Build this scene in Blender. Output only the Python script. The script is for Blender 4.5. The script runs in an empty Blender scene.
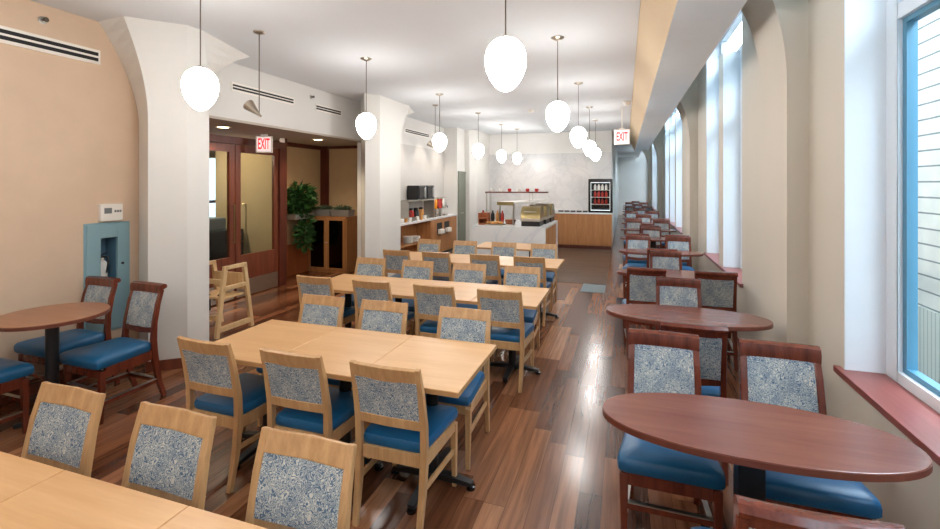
import bpy, bmesh, math, random
from mathutils import Vector, Matrix
random.seed(7)
S = bpy.context.scene
COL = S.collection
PI = math.pi

# ------------------------------------------------------------------ materials
def srgb(r, g, b):
    f = lambda c: (c/12.92 if c <= .04045 else ((c+.055)/1.055)**2.4)
    return (f(r/255), f(g/255), f(b/255), 1)

class NT:
    def __init__(s, name):
        s.m = bpy.data.materials.new(name); s.m.use_nodes = True
        s.t = s.m.node_tree; s.n = s.t.nodes; s.l = s.t.links
        s.b = s.n['Principled BSDF']; s.out = s.n['Material Output']
    def node(s, typ, **kw):
        n = s.n.new(typ)
        for k, v in kw.items():
            if k.startswith('_'): setattr(n, k[1:], v)
            else: n.inputs[k.replace('__', ' ')].default_value = v
        return n
    def link(s, a, b): s.l.new(a, b)
    def math(s, op, a, b=None, c=None):
        n = s.n.new('ShaderNodeMath'); n.operation = op
        for i, v in enumerate((a, b, c)):
            if v is None: continue
            if isinstance(v, (int, float)): n.inputs[i].default_value = v
            else: s.l.new(v, n.inputs[i])
        return n.outputs[0]
    def coord(s, kind='Object'):
        return s.n.new('ShaderNodeTexCoord').outputs[kind]
    def ramp(s, fac, stops, interp='LINEAR'):
        n = s.n.new('ShaderNodeValToRGB'); n.color_ramp.interpolation = interp
        e = n.color_ramp.elements
        while len(e) < len(stops): e.new(.5)
        for el, (p, c) in zip(e, stops): el.position = p; el.color = c
        s.l.new(fac, n.inputs[0]); return n.outputs[0]
    def noise(s, vec, scale, detail=3, rough=.5, dist=0, stretch=None):
        if stretch:
            mp = s.n.new('ShaderNodeMapping'); mp.inputs['Scale'].default_value = stretch
            s.l.new(vec, mp.inputs[0]); vec = mp.outputs[0]
        n = s.node('ShaderNodeTexNoise', Scale=scale, Detail=detail, Roughness=rough, Distortion=dist)
        s.l.new(vec, n.inputs['Vector']); return n.outputs['Fac']
    def bump(s, h, strength=.2, dist=.01):
        n = s.node('ShaderNodeBump', Strength=strength, Distance=dist)
        s.l.new(h, n.inputs['Height']); s.l.new(n.outputs[0], s.b.inputs['Normal'])

def plain(name, col, rough=.5, metal=0, spec=.5, var=.04, scale=6, bump=0):
    m = NT(name)
    m.b.inputs['Roughness'].default_value = rough
    m.b.inputs['Metallic'].default_value = metal
    m.b.inputs['Specular IOR Level'].default_value = spec
    c = Vector(col[:3])
    f = m.noise(m.coord(), scale, 4)
    m.link(m.ramp(f, [(.3, (*(c*(1-var)), 1)), (.7, (*[min(1, x*(1+var)) for x in c], 1))]), m.b.inputs['Base Color'])
    if bump: m.bump(m.noise(m.coord(), scale*20, 2), bump, .002)
    return m.m

def wood(name, dark, light, rough=.4, axis=2, scale=9, coat=0):
    m = NT(name)
    st = [1, 1, 1]; st[axis] = .08
    co = m.coord()
    f = m.noise(co, scale*3, 5, .6, .4, st)
    g = m.noise(co, scale*14, 2, .6, 0, st)
    mix = m.math('ADD', m.math('MULTIPLY', f, .75), m.math('MULTIPLY', g, .25))
    m.link(m.ramp(mix, [(.32, dark), (.68, light)]), m.b.inputs['Base Color'])
    m.b.inputs['Roughness'].default_value = rough
    m.b.inputs['Coat Weight'].default_value = coat
    m.b.inputs['Coat Roughness'].default_value = .15
    return m.m

def emit(name, col, strength):
    m = NT(name)
    m.b.inputs['Base Color'].default_value = col
    m.b.inputs['Emission Color'].default_value = col
    m.b.inputs['Emission Strength'].default_value = strength
    return m.m

def glass(name, tint=(1, 1, 1, 1), refl=.35):
    m = NT(name); m.n.remove(m.b)
    tr = m.node('ShaderNodeBsdfTransparent', Color=tint)
    gl = m.node('ShaderNodeBsdfGlossy', Roughness=.02)
    fr = m.node('ShaderNodeFresnel', IOR=1.45)
    mx = m.n.new('ShaderNodeMixShader')
    geo = m.n.new('ShaderNodeNewGeometry')
    m.link(m.math('MULTIPLY', m.math('MULTIPLY', fr.outputs[0], refl*2), m.math('SUBTRACT', 1, geo.outputs['Backfacing'])), mx.inputs[0])
    m.link(tr.outputs[0], mx.inputs[1]); m.link(gl.outputs[0], mx.inputs[2])
    m.link(mx.outputs[0], m.out.inputs[0])
    return m.m

def floor_mat():
    m = NT('jatoba_plank_floor')
    co = m.coord(); sp = m.n.new('ShaderNodeSeparateXYZ'); m.link(co, sp.inputs[0])
    W, L = .128, 1.15
    u = m.math('DIVIDE', sp.outputs[0], W); row = m.math('FLOOR', u)
    wn = m.node('ShaderNodeTexWhiteNoise', _noise_dimensions='1D'); m.link(row, wn.inputs['W'])
    v = m.math('ADD', m.math('DIVIDE', sp.outputs[1], L), m.math('MULTIPLY', wn.outputs['Value'], 7.3))
    colm = m.math('FLOOR', v)
    cmb = m.n.new('ShaderNodeCombineXYZ'); m.link(row, cmb.inputs[0]); m.link(colm, cmb.inputs[1])
    w2 = m.node('ShaderNodeTexWhiteNoise', _noise_dimensions='2D'); m.link(cmb.outputs[0], w2.inputs['Vector'])
    base = m.ramp(w2.outputs['Value'], [(0, srgb(72, 38, 22)), (.25, srgb(98, 59, 38)), (.5, srgb(117, 74, 50)),
                                        (.75, srgb(135, 88, 60)), (1, srgb(162, 114, 82))])
    # grain, offset per plank
    off = m.n.new('ShaderNodeVectorMath'); off.operation = 'ADD'
    m.link(co, off.inputs[0])
    sc = m.n.new('ShaderNodeVectorMath'); sc.operation = 'SCALE'; sc.inputs['Scale'].default_value = 9
    m.link(w2.outputs['Color'], sc.inputs[0]); m.link(sc.outputs[0], off.inputs[1])
    g = m.noise(off.outputs[0], 26, 5, .6, .6, (1, .05, 1))
    gr = m.ramp(g, [(.28, (.55, .5, .46, 1)), (.62, (1.15, 1.12, 1.08, 1))])
    mx = m.n.new('ShaderNodeMix'); mx.data_type = 'RGBA'; mx.blend_type = 'MULTIPLY'; mx.inputs[0].default_value = 1
    m.link(base, mx.inputs[6]); m.link(gr, mx.inputs[7])
    # seams
    fu = m.math('FRACT', u); fv = m.math('FRACT', v)
    e1 = m.math('LESS_THAN', m.math('MINIMUM', fu, m.math('SUBTRACT', 1, fu)), .014)
    e2 = m.math('LESS_THAN', m.math('MINIMUM', fv, m.math('SUBTRACT', 1, fv)), .0016)
    e = m.math('MAXIMUM', e1, e2)
    m2 = m.n.new('ShaderNodeMix'); m2.data_type = 'RGBA'
    m.link(m.math('MULTIPLY', e, .6), m2.inputs[0]); m.link(mx.outputs[2], m2.inputs[6]); m2.inputs[7].default_value = srgb(48, 24, 14)
    m.link(m2.outputs[2], m.b.inputs['Base Color'])
    r = m.math('ADD', m.math('MULTIPLY', g, .10), .16)
    m.link(r, m.b.inputs['Roughness'])
    m.b.inputs['Specular IOR Level'].default_value = .55
    hv = m.math('ADD', m.math('MULTIPLY', m.noise(co, 3, 2), .5), m.math('MULTIPLY', w2.outputs['Value'], .02))
    m.bump(hv, .04, .02)
    return m.m

def fabric_mat():
    m = NT('squiggle_fabric')
    co = m.coord()
    f = m.noise(co, 38, 1.5, .5, 1.2)
    s = m.math('SINE', m.math('MULTIPLY', f, 58))
    g = m.noise(co, 9, 2)
    k = m.math('ADD', m.math('MULTIPLY', s, .33), m.math('ADD', m.math('MULTIPLY', g, .7), .12))
    c = m.ramp(k, [(.22, srgb(88, 108, 130)), (.42, srgb(126, 143, 156)), (.56, srgb(172, 180, 180)), (.8, srgb(212, 208, 194))])
    m.link(c, m.b.inputs['Base Color'])
    m.b.inputs['Roughness'].default_value = .8
    m.b.inputs['Specular IOR Level'].default_value = .25
    m.bump(m.noise(co, 300, 2), .15, .002)
    return m.m

def marble_mat(name, base, vein):
    m = NT(name); co = m.coord()
    f = m.noise(co, 1.3, 6, .6, 1.2)
    v = m.math('ABSOLUTE', m.math('SUBTRACT', f, .5))
    m.link(m.ramp(v, [(0, vein), (.05, base), (1, base)]), m.b.inputs['Base Color'])
    m.b.inputs['Roughness'].default_value = .3
    return m.m

def block_mat():
    m = NT('white_block_masonry'); co = m.coord(); sp = m.n.new('ShaderNodeSeparateXYZ'); m.link(co, sp.inputs[0])
    fz = m.math('FRACT', m.math('DIVIDE', sp.outputs[2], .23))
    wob = m.math('MULTIPLY', m.noise(co, 5, 3), .05)
    e = m.math('LESS_THAN', m.math('ADD', fz, wob), .13)
    c = m.ramp(m.noise(co, 3, 4), [(.3, srgb(206, 208, 204)), (.7, srgb(222, 222, 216))])
    mx = m.n.new('ShaderNodeMix'); mx.data_type = 'RGBA'
    m.link(e, mx.inputs[0]); m.link(c, mx.inputs[6]); mx.inputs[7].default_value = srgb(120, 128, 130)
    m.link(mx.outputs[2], m.b.inputs['Base Color']); m.b.inputs['Roughness'].default_value = .9
    return m.m

def tile_mat():
    m = NT('dark_plank_tile'); co = m.coord()
    br = m.node('ShaderNodeTexBrick', Scale=1, Color1=srgb(74, 56, 44), Color2=srgb(98, 76, 60), Mortar=srgb(52, 40, 32))
    br.inputs['Mortar Size'].default_value = .006; br.inputs['Brick Width'].default_value = .6; br.inputs['Row Height'].default_value = .16
    m.link(co, br.inputs['Vector'])
    m.link(br.outputs['Color'], m.b.inputs['Base Color']); m.b.inputs['Roughness'].default_value = .3
    return m.m

def louver(name, base, slot, axis, period, duty):
    m = NT(name); co = m.coord(); sp = m.n.new('ShaderNodeSeparateXYZ'); m.link(co, sp.inputs[0])
    e = m.math('LESS_THAN', m.math('FRACT', m.math('DIVIDE', sp.outputs[axis], period)), duty)
    mx = m.n.new('ShaderNodeMix'); mx.data_type = 'RGBA'
    m.link(e, mx.inputs[0]); mx.inputs[6].default_value = base; mx.inputs[7].default_value = slot
    m.link(mx.outputs[2], m.b.inputs['Base Color']); m.b.inputs['Roughness'].default_value = .6
    return m.m

M = {}
M['floor'] = floor_mat()
M['tile'] = tile_mat()
M['ceil'] = plain('ceiling_paint', srgb(214, 217, 220), .9, var=.01, scale=1.5)
M['beamside'] = plain('tan_beam_paint', srgb(196, 174, 142), .8, var=.01)
M['white'] = plain('white_paint', srgb(219, 217, 213), .75, var=.012, scale=2)
M['pier'] = plain('pier_paint', srgb(219, 217, 212), .7, var=.012, scale=2)
M['beige'] = plain('beige_vinyl_wall', srgb(214, 188, 162), .75, var=.025, scale=5, bump=.05)
M['taupe'] = plain('taupe_paint', srgb(208, 200, 186), .75, var=.015, scale=2)
M['reveal'] = plain('window_reveal_paint', srgb(222, 229, 234), .6, var=.01)
M['lobbywall'] = plain('lobby_wallcovering', srgb(196, 164, 122), .8, var=.03)
M['lobbyceil'] = plain('lobby_ceiling_paint', srgb(190, 180, 168), .9, var=.02)
M['marble'] = marble_mat('white_marble', srgb(226, 226, 224), srgb(212, 214, 216))
M['marblewall'] = marble_mat('marble_wall', srgb(198, 197, 196), srgb(188, 187, 187))
M['panel'] = plain('buffet_panel', srgb(196, 193, 189), .5, var=.02)
M['maple'] = wood('maple_laminate', srgb(200, 152, 102), srgb(214, 170, 120), .38, 0, 5)
M['maple_edge'] = wood('maple_edge', srgb(168, 124, 78), srgb(196, 152, 102), .45, 0, 6)
M['chairwood'] = wood('maple_chair_wood', srgb(176, 132, 86), srgb(206, 164, 116), .35, 2, 8, .15)
M['cherry'] = wood('cherry_chair_wood', srgb(78, 32, 20), srgb(118, 54, 36), .25, 2, 8, .3)
M['cherrytop'] = wood('cherry_laminate', srgb(108, 62, 52), srgb(130, 80, 68), .22, 0, 4)
M['cherryedge'] = wood('cherry_edge', srgb(92, 46, 34), srgb(116, 62, 46), .35, 0, 6)
M['walnuttop'] = wood('brown_laminate', srgb(140, 94, 66), srgb(160, 112, 82), .3, 0, 4)
M['sillwood'] = wood('sill_wood', srgb(122, 62, 56), srgb(148, 84, 78), .3, 1, 5)
M['door'] = wood('mahogany_door', srgb(94, 44, 28), srgb(128, 66, 44), .35, 2, 6)
M['darkwood'] = wood('dark_mahogany', srgb(72, 28, 18), srgb(104, 46, 30), .4, 2, 6)
M['wains'] = wood('wainscot_wood', srgb(140, 74, 38), srgb(172, 98, 56), .4, 2, 6)
M['oak'] = wood('buffet_oak', srgb(160, 106, 62), srgb(190, 134, 84), .4, 2, 5)
M['cabwood'] = wood('cabinet_oak', srgb(150, 100, 60), srgb(180, 128, 80), .4, 2, 5)
M['pine'] = wood('high_chair_beech', srgb(206, 170, 122), srgb(230, 198, 150), .4, 2, 6)
M['fabric'] = fabric_mat()
M['blue'] = plain('blue_vinyl', srgb(22, 88, 130), .38, var=.04, scale=10, bump=.05)
M['black'] = plain('black_steel', srgb(22, 22, 24), .4, var=.05)
M['blackgloss'] = plain('black_gloss', srgb(14, 14, 16), .12, var=.05)
M['steel'] = plain('brushed_steel', srgb(190, 186, 178), .35, 1, var=.04, scale=20)
M['nickel'] = plain('satin_nickel', srgb(172, 162, 148), .35, 1, var=.03)
M['bronze'] = plain('rod_metal', srgb(110, 100, 90), .45, 1, var=.03)
M['brass'] = plain('brass_finish', srgb(156, 138, 96), .3, 1, var=.03)
M['plastic'] = plain('white_plastic', srgb(238, 234, 226), .45, var=.01)
M['grey'] = plain('grey_plastic', srgb(120, 124, 126), .5, var=.03)
M['teal'] = plain('teal_sash', srgb(84, 140, 168), .4, var=.02)
M['cabblue'] = plain('blue_grey_enamel', srgb(138, 172, 182), .4, var=.02)
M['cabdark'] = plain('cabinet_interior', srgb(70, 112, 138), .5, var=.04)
M['greydoor'] = plain('grey_green_door', srgb(118, 122, 110), .5, var=.02)
M['slot'] = plain('grille_slot', srgb(24, 24, 26), .7, var=.02)
M['red'] = plain('red_enamel', srgb(190, 40, 36), .4, var=.03)
M['china'] = plain('white_china', srgb(240, 238, 232), .2, var=.01)
M['leaf'] = plain('green_leaf', srgb(46, 86, 36), .5, var=.35, scale=14)
M['succulent'] = plain('grey_green_leaf', srgb(96, 112, 84), .6, var=.3, scale=14)
M['planter'] = plain('zinc_planter', srgb(150, 150, 148), .45, .4, var=.05)
M['bread'] = plain('bread_crust', srgb(206, 146, 82), .7, var=.2, scale=20)
M['orange'] = plain('orange_juice', srgb(238, 150, 30), .2, var=.04)
M['redjuice'] = plain('red_juice', srgb(170, 44, 36), .2, var=.05)
M['napkin'] = plain('paper_napkin', srgb(238, 232, 224), .9, var=.02)
M['mat'] = plain('grey_floor_mat', srgb(122, 132, 134), .7, var=.08, scale=30)
M['block'] = block_mat()
M['rib'] = louver('ribbed_cladding', srgb(200, 206, 198), srgb(160, 170, 166), 1, .09, .25)
M['ground'] = plain('asphalt', srgb(120, 120, 118), .9, var=.1)
M['bulb'] = emit('opal_glass_lit', (1, .97, .94, 1), 22)
M['dlight'] = emit('downlight_lens', (1, .80, .5, 1), 8)
M['exitface'] = emit('exit_face', (1, .93, .90, 1), .28)
M['exitred'] = emit('exit_letters', srgb(236, 40, 50), .55)
M['fridgelight'] = emit('fridge_light', (.9, .97, 1, 1), .32)
M['glass'] = glass('window_glass')
M['doorglass'] = glass('door_glass', (.82, .88, .86, 1), .5)
M['cabglass'] = glass('smoked_glass', (.12, .12, .12, 1), .6)

# ------------------------------------------------------------------ mesh helpers
def link(o, parent=None):
    COL.objects.link(o)
    if parent: o.parent = parent
    return o
def finish(name, bm, mat, parent=None, smooth=False, bev=0, loc=None, rz=0, seg=2):
    bmesh.ops.remove_doubles(bm, verts=bm.verts, dist=1e-5)
    bmesh.ops.recalc_face_normals(bm, faces=bm.faces)
    if bev:
        ed = [e for e in bm.edges if len(e.link_faces) == 2 and e.calc_face_angle(0) > .6]
        if ed: bmesh.ops.bevel(bm, geom=ed, offset=bev, segments=seg, profile=.6, affect='EDGES', clamp_overlap=True)
    me = bpy.data.meshes.new(name)
    if smooth:
        for f in bm.faces: f.smooth = True
        for e in bm.edges:
            if len(e.link_faces) == 2 and e.calc_face_angle(0) > .7: e.smooth = False
    bm.to_mesh(me); bm.free()
    for mm in (mat if isinstance(mat, (list, tuple)) else [mat]): me.materials.append(M[mm])
    o = bpy.data.objects.new(name, me)
    link(o, parent)
    if loc is not None: o.location = loc
    o.rotation_euler[2] = rz
    return o
def BM(): return bmesh.new()
def box(bm, x0, x1, y0, y1, z0, z1, mi=0):
    v = [bm.verts.new(p) for p in ((x0,y0,z0),(x1,y0,z0),(x1,y1,z0),(x0,y1,z0),(x0,y0,z1),(x1,y0,z1),(x1,y1,z1),(x0,y1,z1))]
    for q in ((0,3,2,1),(4,5,6,7),(0,1,5,4),(1,2,6,5),(2,3,7,6),(3,0,4,7)):
        f = bm.faces.new([v[i] for i in q]); f.material_index = mi
    return bm
def Box(x0, x1, y0, y1, z0, z1): return box(BM(), x0, x1, y0, y1, z0, z1)
def loft(bm, rings, cap=True, closed=False):
    R = [[bm.verts.new(p) for p in r] for r in rings]
    n = len(R[0])
    pairs = list(zip(R, R[1:])) + ([(R[-1], R[0])] if closed else [])
    for a, b in pairs:
        for i in range(n): bm.faces.new((a[i], a[(i+1)%n], b[(i+1)%n], b[i]))
    if cap and not closed:
        bm.faces.new(R[0][::-1]); bm.faces.new(R[-1])
    return bm
def bar(bm, path, sizes, side=Vector((1,0,0))):
    """rectangular section swept along a path; sizes = (width along side, depth)"""
    P = [Vector(p) for p in path]; rings = []
    for i, p in enumerate(P):
        t = (P[min(i+1, len(P)-1)] - P[max(i-1, 0)]).normalized()
        d = t.cross(side).normalized(); s_ = d.cross(t).normalized()
        w, h = sizes[i] if isinstance(sizes, list) else sizes
        rings.append([p + s_*a*w/2 + d*b*h/2 for a, b in ((-1,-1),(1,-1),(1,1),(-1,1))])
    return loft(bm, rings)
def tube(bm, path, r, n=10, cap=True):
    P = [Vector(p) for p in path]; rings = []
    for i, p in enumerate(P):
        t = (P[min(i+1, len(P)-1)] - P[max(i-1, 0)]).normalized()
        ref = Vector((0,0,1)) if abs(t.z) < .9 else Vector((1,0,0))
        a = t.cross(ref).normalized(); b = a.cross(t).normalized()
        rr = r[i] if isinstance(r, (list, tuple)) else r
        rings.append([p + (a*math.cos(q*2*PI/n) + b*math.sin(q*2*PI/n))*rr for q in range(n)])
    return loft(bm, rings, cap)
def lathe(bm, prof, n=24, c=(0,0,0)):
    rings = [[(c[0]+r*math.cos(q*2*PI/n), c[1]+r*math.sin(q*2*PI/n), c[2]+z) for q in range(n)] for r, z in prof]
    return loft(bm, rings)
def prism_z(bm, pts, z0, z1):
    return loft(bm, [[(x,y,z0) for x,y in pts], [(x,y,z1) for x,y in pts]])
def ellip(bm, cx, cy, rx, ry, z0, z1, n=64, p=2.0):
    f = lambda c: math.copysign(abs(c)**(2/p), c)
    return prism_z(bm, [(cx+rx*f(math.cos(a*2*PI/n)), cy+ry*f(math.sin(a*2*PI/n))) for a in range(n)], z0, z1)
def thing(name, label, cat, loc=(0,0,0), rz=0, group=None):
    o = bpy.data.objects.new(name, None); link(o); o.location = loc; o.rotation_euler[2] = rz
    o.empty_display_size = .1
    return tag(o, label, cat, group)
def tag(o, label, cat, group=None):
    o['label'] = label; o['category'] = cat
    if group: o['group'] = group
    return o
def struct(name, bm, mat, parent=None, **k):
    o = finish(name, bm, mat, parent, **k)
    if parent is None: o['kind'] = 'structure'
    return o
def copy_tree(o, parent=None):
    c = o.copy(); COL.objects.link(c)
    if parent: c.parent = parent
    for ch in list(o.children): copy_tree(ch, c)
    return c
def place(proto, used, loc, rz, label):
    o = copy_tree(proto) if used[0] else proto
    used[0] = True
    o.location = loc; o.rotation_euler[2] = rz; o['label'] = label
    return o

# ------------------------------------------------------------------ camera
cam = bpy.data.cameras.new('camera'); co = bpy.data.objects.new('camera', cam); link(co)
cam.sensor_width = 36; cam.lens = 36*465/940; cam.shift_y = -80.5/940; cam.clip_start = .05; cam.clip_end = 200
co.location = (0, 0, 1.82); co.rotation_euler = (PI/2, 0, math.atan(155/465))
S.camera = co

# ------------------------------------------------------------------ room shell
C = 3.4; XB = -4.86; XF = -4.13; XR = 1.27
YB = -3.2; YM = 14.35; YE = 29.0
struct('floor', Box(-8.8, 1.6, YB-.2, YE+.2, -.1, 0), 'floor')
struct('trim_1', Box(XB, -.33, 8.72, YM, 0, .004), 'tile')
bm = Box(XB-.2, .125, YB, YM+.1, C, C+.1); box(bm, -.47, .125, YM+.1, YE, C, C+.1)
struct('ceiling', bm, 'ceil')
struct('trim_2', Box(.745, 1.6, YB, YE, 4.35, 4.45), 'white')       # higher ceiling of the window bay
# boxed beam along the windows (sloped inner face), closed at its far end
bm = BM(); prof = [(.12, C+.02), (.32, 3.0), (.745, 3.0), (.745, 4.4), (.12, 4.4)]
loft(bm, [[(x, YB, z) for x, z in prof], [(x, 17.5, z) for x, z in prof]])
bm.faces.ensure_lookup_table(); bmesh.ops.recalc_face_normals(bm, faces=bm.faces)
for f in bm.faces:
    n_ = f.normal
    if n_.x < -.5 or (abs(n_.y) > .9 and f.calc_center_median().y > 0): f.material_index = 1
struct('beam', bm, ['reveal', 'beamside'])
bm = BM(); prof2 = [(.12, C), (.745, C), (.745, 4.4), (.12, 4.4)]
loft(bm, [[(x, 17.5, z) for x, z in prof2], [(x, YE, z) for x, z in prof2]])
struct('trim_3', bm, 'ceil')
# left wall: beige recess, white header over the lobby and the buffet bay
bm = Box(XB-.15, XB, YB, 3.155, 0, C); box(bm, XB-.15, XB, 3.315, 3.6, 0, C); box(bm, XB-.15, XB, 3.155, 3.315, 0, .815); box(bm, XB-.15, XB, 3.155, 3.315, 1.29, C)
struct('wall_left', bm, 'beige')
bm = Box(XB-.15, XB, 3.6, 8.0, 2.67, C)
struct('wall_header', bm, 'white')
struct('wall_buffet', Box(XB-.15, XB, 8.0, 12.2, 0, C), 'white')
struct('wall_service', Box(XB-.15, -4.45, 12.2, YM, 0, C), 'white')
struct('wall_back', Box(XB-.15, 1.6, YB-.15, YB, 0, 4.4), 'white')
bm = Box(XB-.2, -.37, YM, YM+.15, 0, C); struct('wall_marble_side', bm, 'white')
struct('wall_return', Box(-.47, -.37, YM+.15, YE, 0, C), 'white')
struct('wall_end', Box(-.47, 1.6, YE, YE+.15, 0, 4.4), 'white')
struct('trim_4', Box(-4.15, -.375, YM-.03, YM, .0, 2.76), 'marblewall')
struct('trim_5', Box(XB, XB+.02, 8.3, 12.2, .95, 2.74), 'panel')

# piers of the arcade on the left, splayed faces flaring into arches
def tt(z, z0, z1): return max(0, min(1, (z-z0)/(z1-z0)))
def arc(t): return (1-math.sqrt(max(0, 1-.96*t*t)))/(1-math.sqrt(.04))
ZL = [0, 1.2, 1.8] + [1.8+.1*i for i in range(1, 17)]
def pier(y0, y1, mid, back, near, top, ed0, ed):
    """y0..y1 front face, mid/back = splayed near side, near = lean into the near arch, top = front end at the ceiling, ed0 + ed*curve = far arch edge"""
    bm = BM(); rings = []
    for z in ZL:
        a = tt(z, 2.45, C)**1.8*near; b = tt(z, 2.6, C)**1.5; c_ = arc(tt(z, 2.45, 3.46))
        fe = y1 + (top-y1)*b; ee = ed0 + ed*c_
        rings.append([(XB-.05, back - .42*a, z), (mid[0] - .095*a, mid[1] - .17*a, z), (XF, y0, z), (XF, fe, z), (-4.42, ee, z), (XB-.05, ee+.03, z)])
    rings[-1] = [(x, y, C+.005) for x, y, z in rings[-1]]
    loft(bm, rings)
    return bm
def pierbase(y0, y1, mid):
    bm = BM(); e = .015
    r = lambda z: [(XB-.04, mid[1]+.3, z), (mid[0]-e*.5, mid[1]-e, z), (XF+e, y0-e, z), (XF+e, y1+e, z), (XB-.04, y1+.03+e, z)]
    return loft(bm, [r(0), r(.1)])
for i, (y0, y1, mid, back, near, top, k0, k1) in enumerate((
        (3.5, 3.755, (-4.38, 3.285), 3.57, 1, 3.69, 3.86, 1.0),
        (7.33, 8.13, (-4.30, 7.12), 7.98, .1, 8.5, 8.3, 1.4),
        (13.0, 14.35, (-4.30, 12.85), 12.9, .1, 14.35, 14.35, 0))):
    struct('pillar_%d' % (i+1), pier(y0, y1, mid, back, near, top, k0, k1), 'pier')
    struct('baseboard_pillar_%d' % (i+1), pierbase(y0, y1, mid), 'door')
struct('baseboard_left', Box(XB, XB+.015, YB, 3.5, 0, .1), 'door')

# lobby behind the arcade
struct('wall_lobby_back', Box(-6.4, XB, 8.65, 8.8, 0, 2.69), 'lobbywall')
struct('ceiling_lobby', Box(-8.8, XB-.012, 2.6, 9.5, 2.64, 2.74), 'lobbyceil')
struct('wall_lobby_front', Box(-8.8, XB-.15, 2.45, 2.6, 0, 2.69), 'lobbywall')
struct('wall_lobby_side', Box(-6.45, -6.32, 6.9, 8.65, 0, 2.69), 'lobbywall')
struct('trim_6', Box(-6.32, -6.30, 6.9, 8.65, 0, .62), 'wains')      # wainscot
struct('trim_7', Box(-6.32, -6.12, 8.61, 8.65, 0, 2.69), 'darkwood') # corner post
struct('trim_8', Box(-6.2, XB, 8.62, 8.65, 2.58, 2.69), 'darkwood')
struct('trim_9', Box(-6.32, -6.28, 6.9, 8.61, 2.56, 2.69), 'darkwood')
struct('wall_vestibule', Box(-8.8, -8.65, 9.0, 9.5, 0, 2.69), 'lobbywall')
bm = Box(-8.8, -8.65, 8.5, 9.2, 0, 2.69); box(bm, -8.8, -6.2, 9.35, 9.5, 0, 2.69); box(bm, -8.8, -8.65, 2.6, 5.6, 0, 2.69)
box(bm, -8.8, -8.65, 5.6, 8.5, 0, .5); box(bm, -8.8, -8.65, 5.6, 8.5, 2.4, 2.69)
struct('wall_vestibule_outer', bm, 'lobbywall')
bm = BM()
for y in (5.6, 6.5, 7.4, 8.3): box(bm, -8.72, -8.66, y, y+.08, .5, 2.4)
box(bm, -8.72, -8.66, 5.6, 8.4, 1.4, 1.46)
w = struct('window_9', bm, 'darkwood'); finish('pane', Box(-8.7, -8.69, 5.6, 8.5, .5, 2.4), 'glass', w)

# entrance doors
fx0, fx1 = -5.90, -5.79
bm = Box(fx0, fx1, 2.6, 2.72, 0, 2.45)
for y0, y1 in ((6.74, 6.86), (4.70, 4.80)): box(bm, fx0, fx1, y0, y1, 0, 2.45)
box(bm, fx0, fx1, 2.6, 6.86, 2.45, 2.56)
struct('trim_10', bm, 'darkwood', bev=.004)
bm = Box(fx0, fx1, 6.86, 6.92, 0, 2.69); struct('trim_11', bm, 'darkwood')
struct('wall_lobby_return', Box(-7.4, fx0, 6.87, 6.92, 0, 2.5), 'lobbywall')
def door_leaf(n, y0, y1, hinge_right, hy):
    x0, x1 = -5.87, -5.82
    bm = BM()
    box(bm, x0, x1, y0, y0+.10, .01, 2.44); box(bm, x0, x1, y1-.10, y1, .01, 2.44)
    box(bm, x0, x1, y0+.1, y1-.1, 2.32, 2.44); box(bm, x0, x1, y0+.1, y1-.1, .01, .68)
    d = struct(n, bm, 'door', bev=.004)
    finish('pane', Box(-5.85, -5.84, y0+.1, y1-.1, .68, 2.32), 'doorglass', d)
    finish('kick_plate', Box(x1, x1+.004, y0+.02, y1-.02, .02, .28), 'steel', d)
    h = BM(); tube(h, [(x1-.005, hy, .9), (x1+.06, hy, .9), (x1+.06, hy, 1.5), (x1-.005, hy, 1.5)], .011, 8)
    finish('door_handle', h, 'brass', d, smooth=True)
    return d
door_leaf('door_1', 4.81, 5.765, 0, 5.70)
door_leaf('door_2', 5.785, 6.735, 1, 5.93)
# service door beyond the buffet
bm = Box(-4.47, -4.42, 12.32, 13.0, 0.005, 2.12); d = struct('door_3', bm, 'greydoor', bev=.003)
h = BM(); tube(h, [(-4.42, 12.42, 1.0), (-4.37, 12.42, 1.0), (-4.37, 12.54, 1.0)], .012, 8); finish('door_handle', h, 'steel', d, smooth=True)
bm = Box(-4.45, -4.41, 12.26, 12.32, 0, 2.18); box(bm, -4.45, -4.41, 13.0, 13.05, 0, 2.18); box(bm, -4.45, -4.41, 12.32, 13.0, 2.12, 2.18)
struct('trim_12', bm, 'greydoor')

# ------------------------------------------------------------------ right wall with window bays
wins = [(-2.4, -.3, 1), (.97, 3.42, 2), (6.03, 8.48, 2), (11.9, 16.7, 3), (20.2, 24.4, 3), (27.0, 28.8, 1)]
Z0, Z1, Z2 = .68, 3.62, 4.2
XO = 1.62
bm = BM(); cuts = []
for a, b, n in wins:
    mw = .28 if n < 3 else .25
    wd = ((b-a) - mw*(n-1))/n
    for k in range(n): cuts.append((a + k*(wd+mw), a + k*(wd+mw) + wd))
y = YB
for a, b, n in wins + [(YE, YE, 0)]:
    if a > y: box(bm, XR, XO, y, a, 0, 4.4)
    if b > a:
        box(bm, XR, XO, a, b, 0, Z0); box(bm, XR, XO, a, b, Z2, 4.4)
    y = b
for (a, b), (c, d) in zip(cuts, cuts[1:]):
    if c - b < .35: box(bm, XR, XO, b, c, Z0, Z1)
struct('wall_right', bm, 'taupe')
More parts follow.
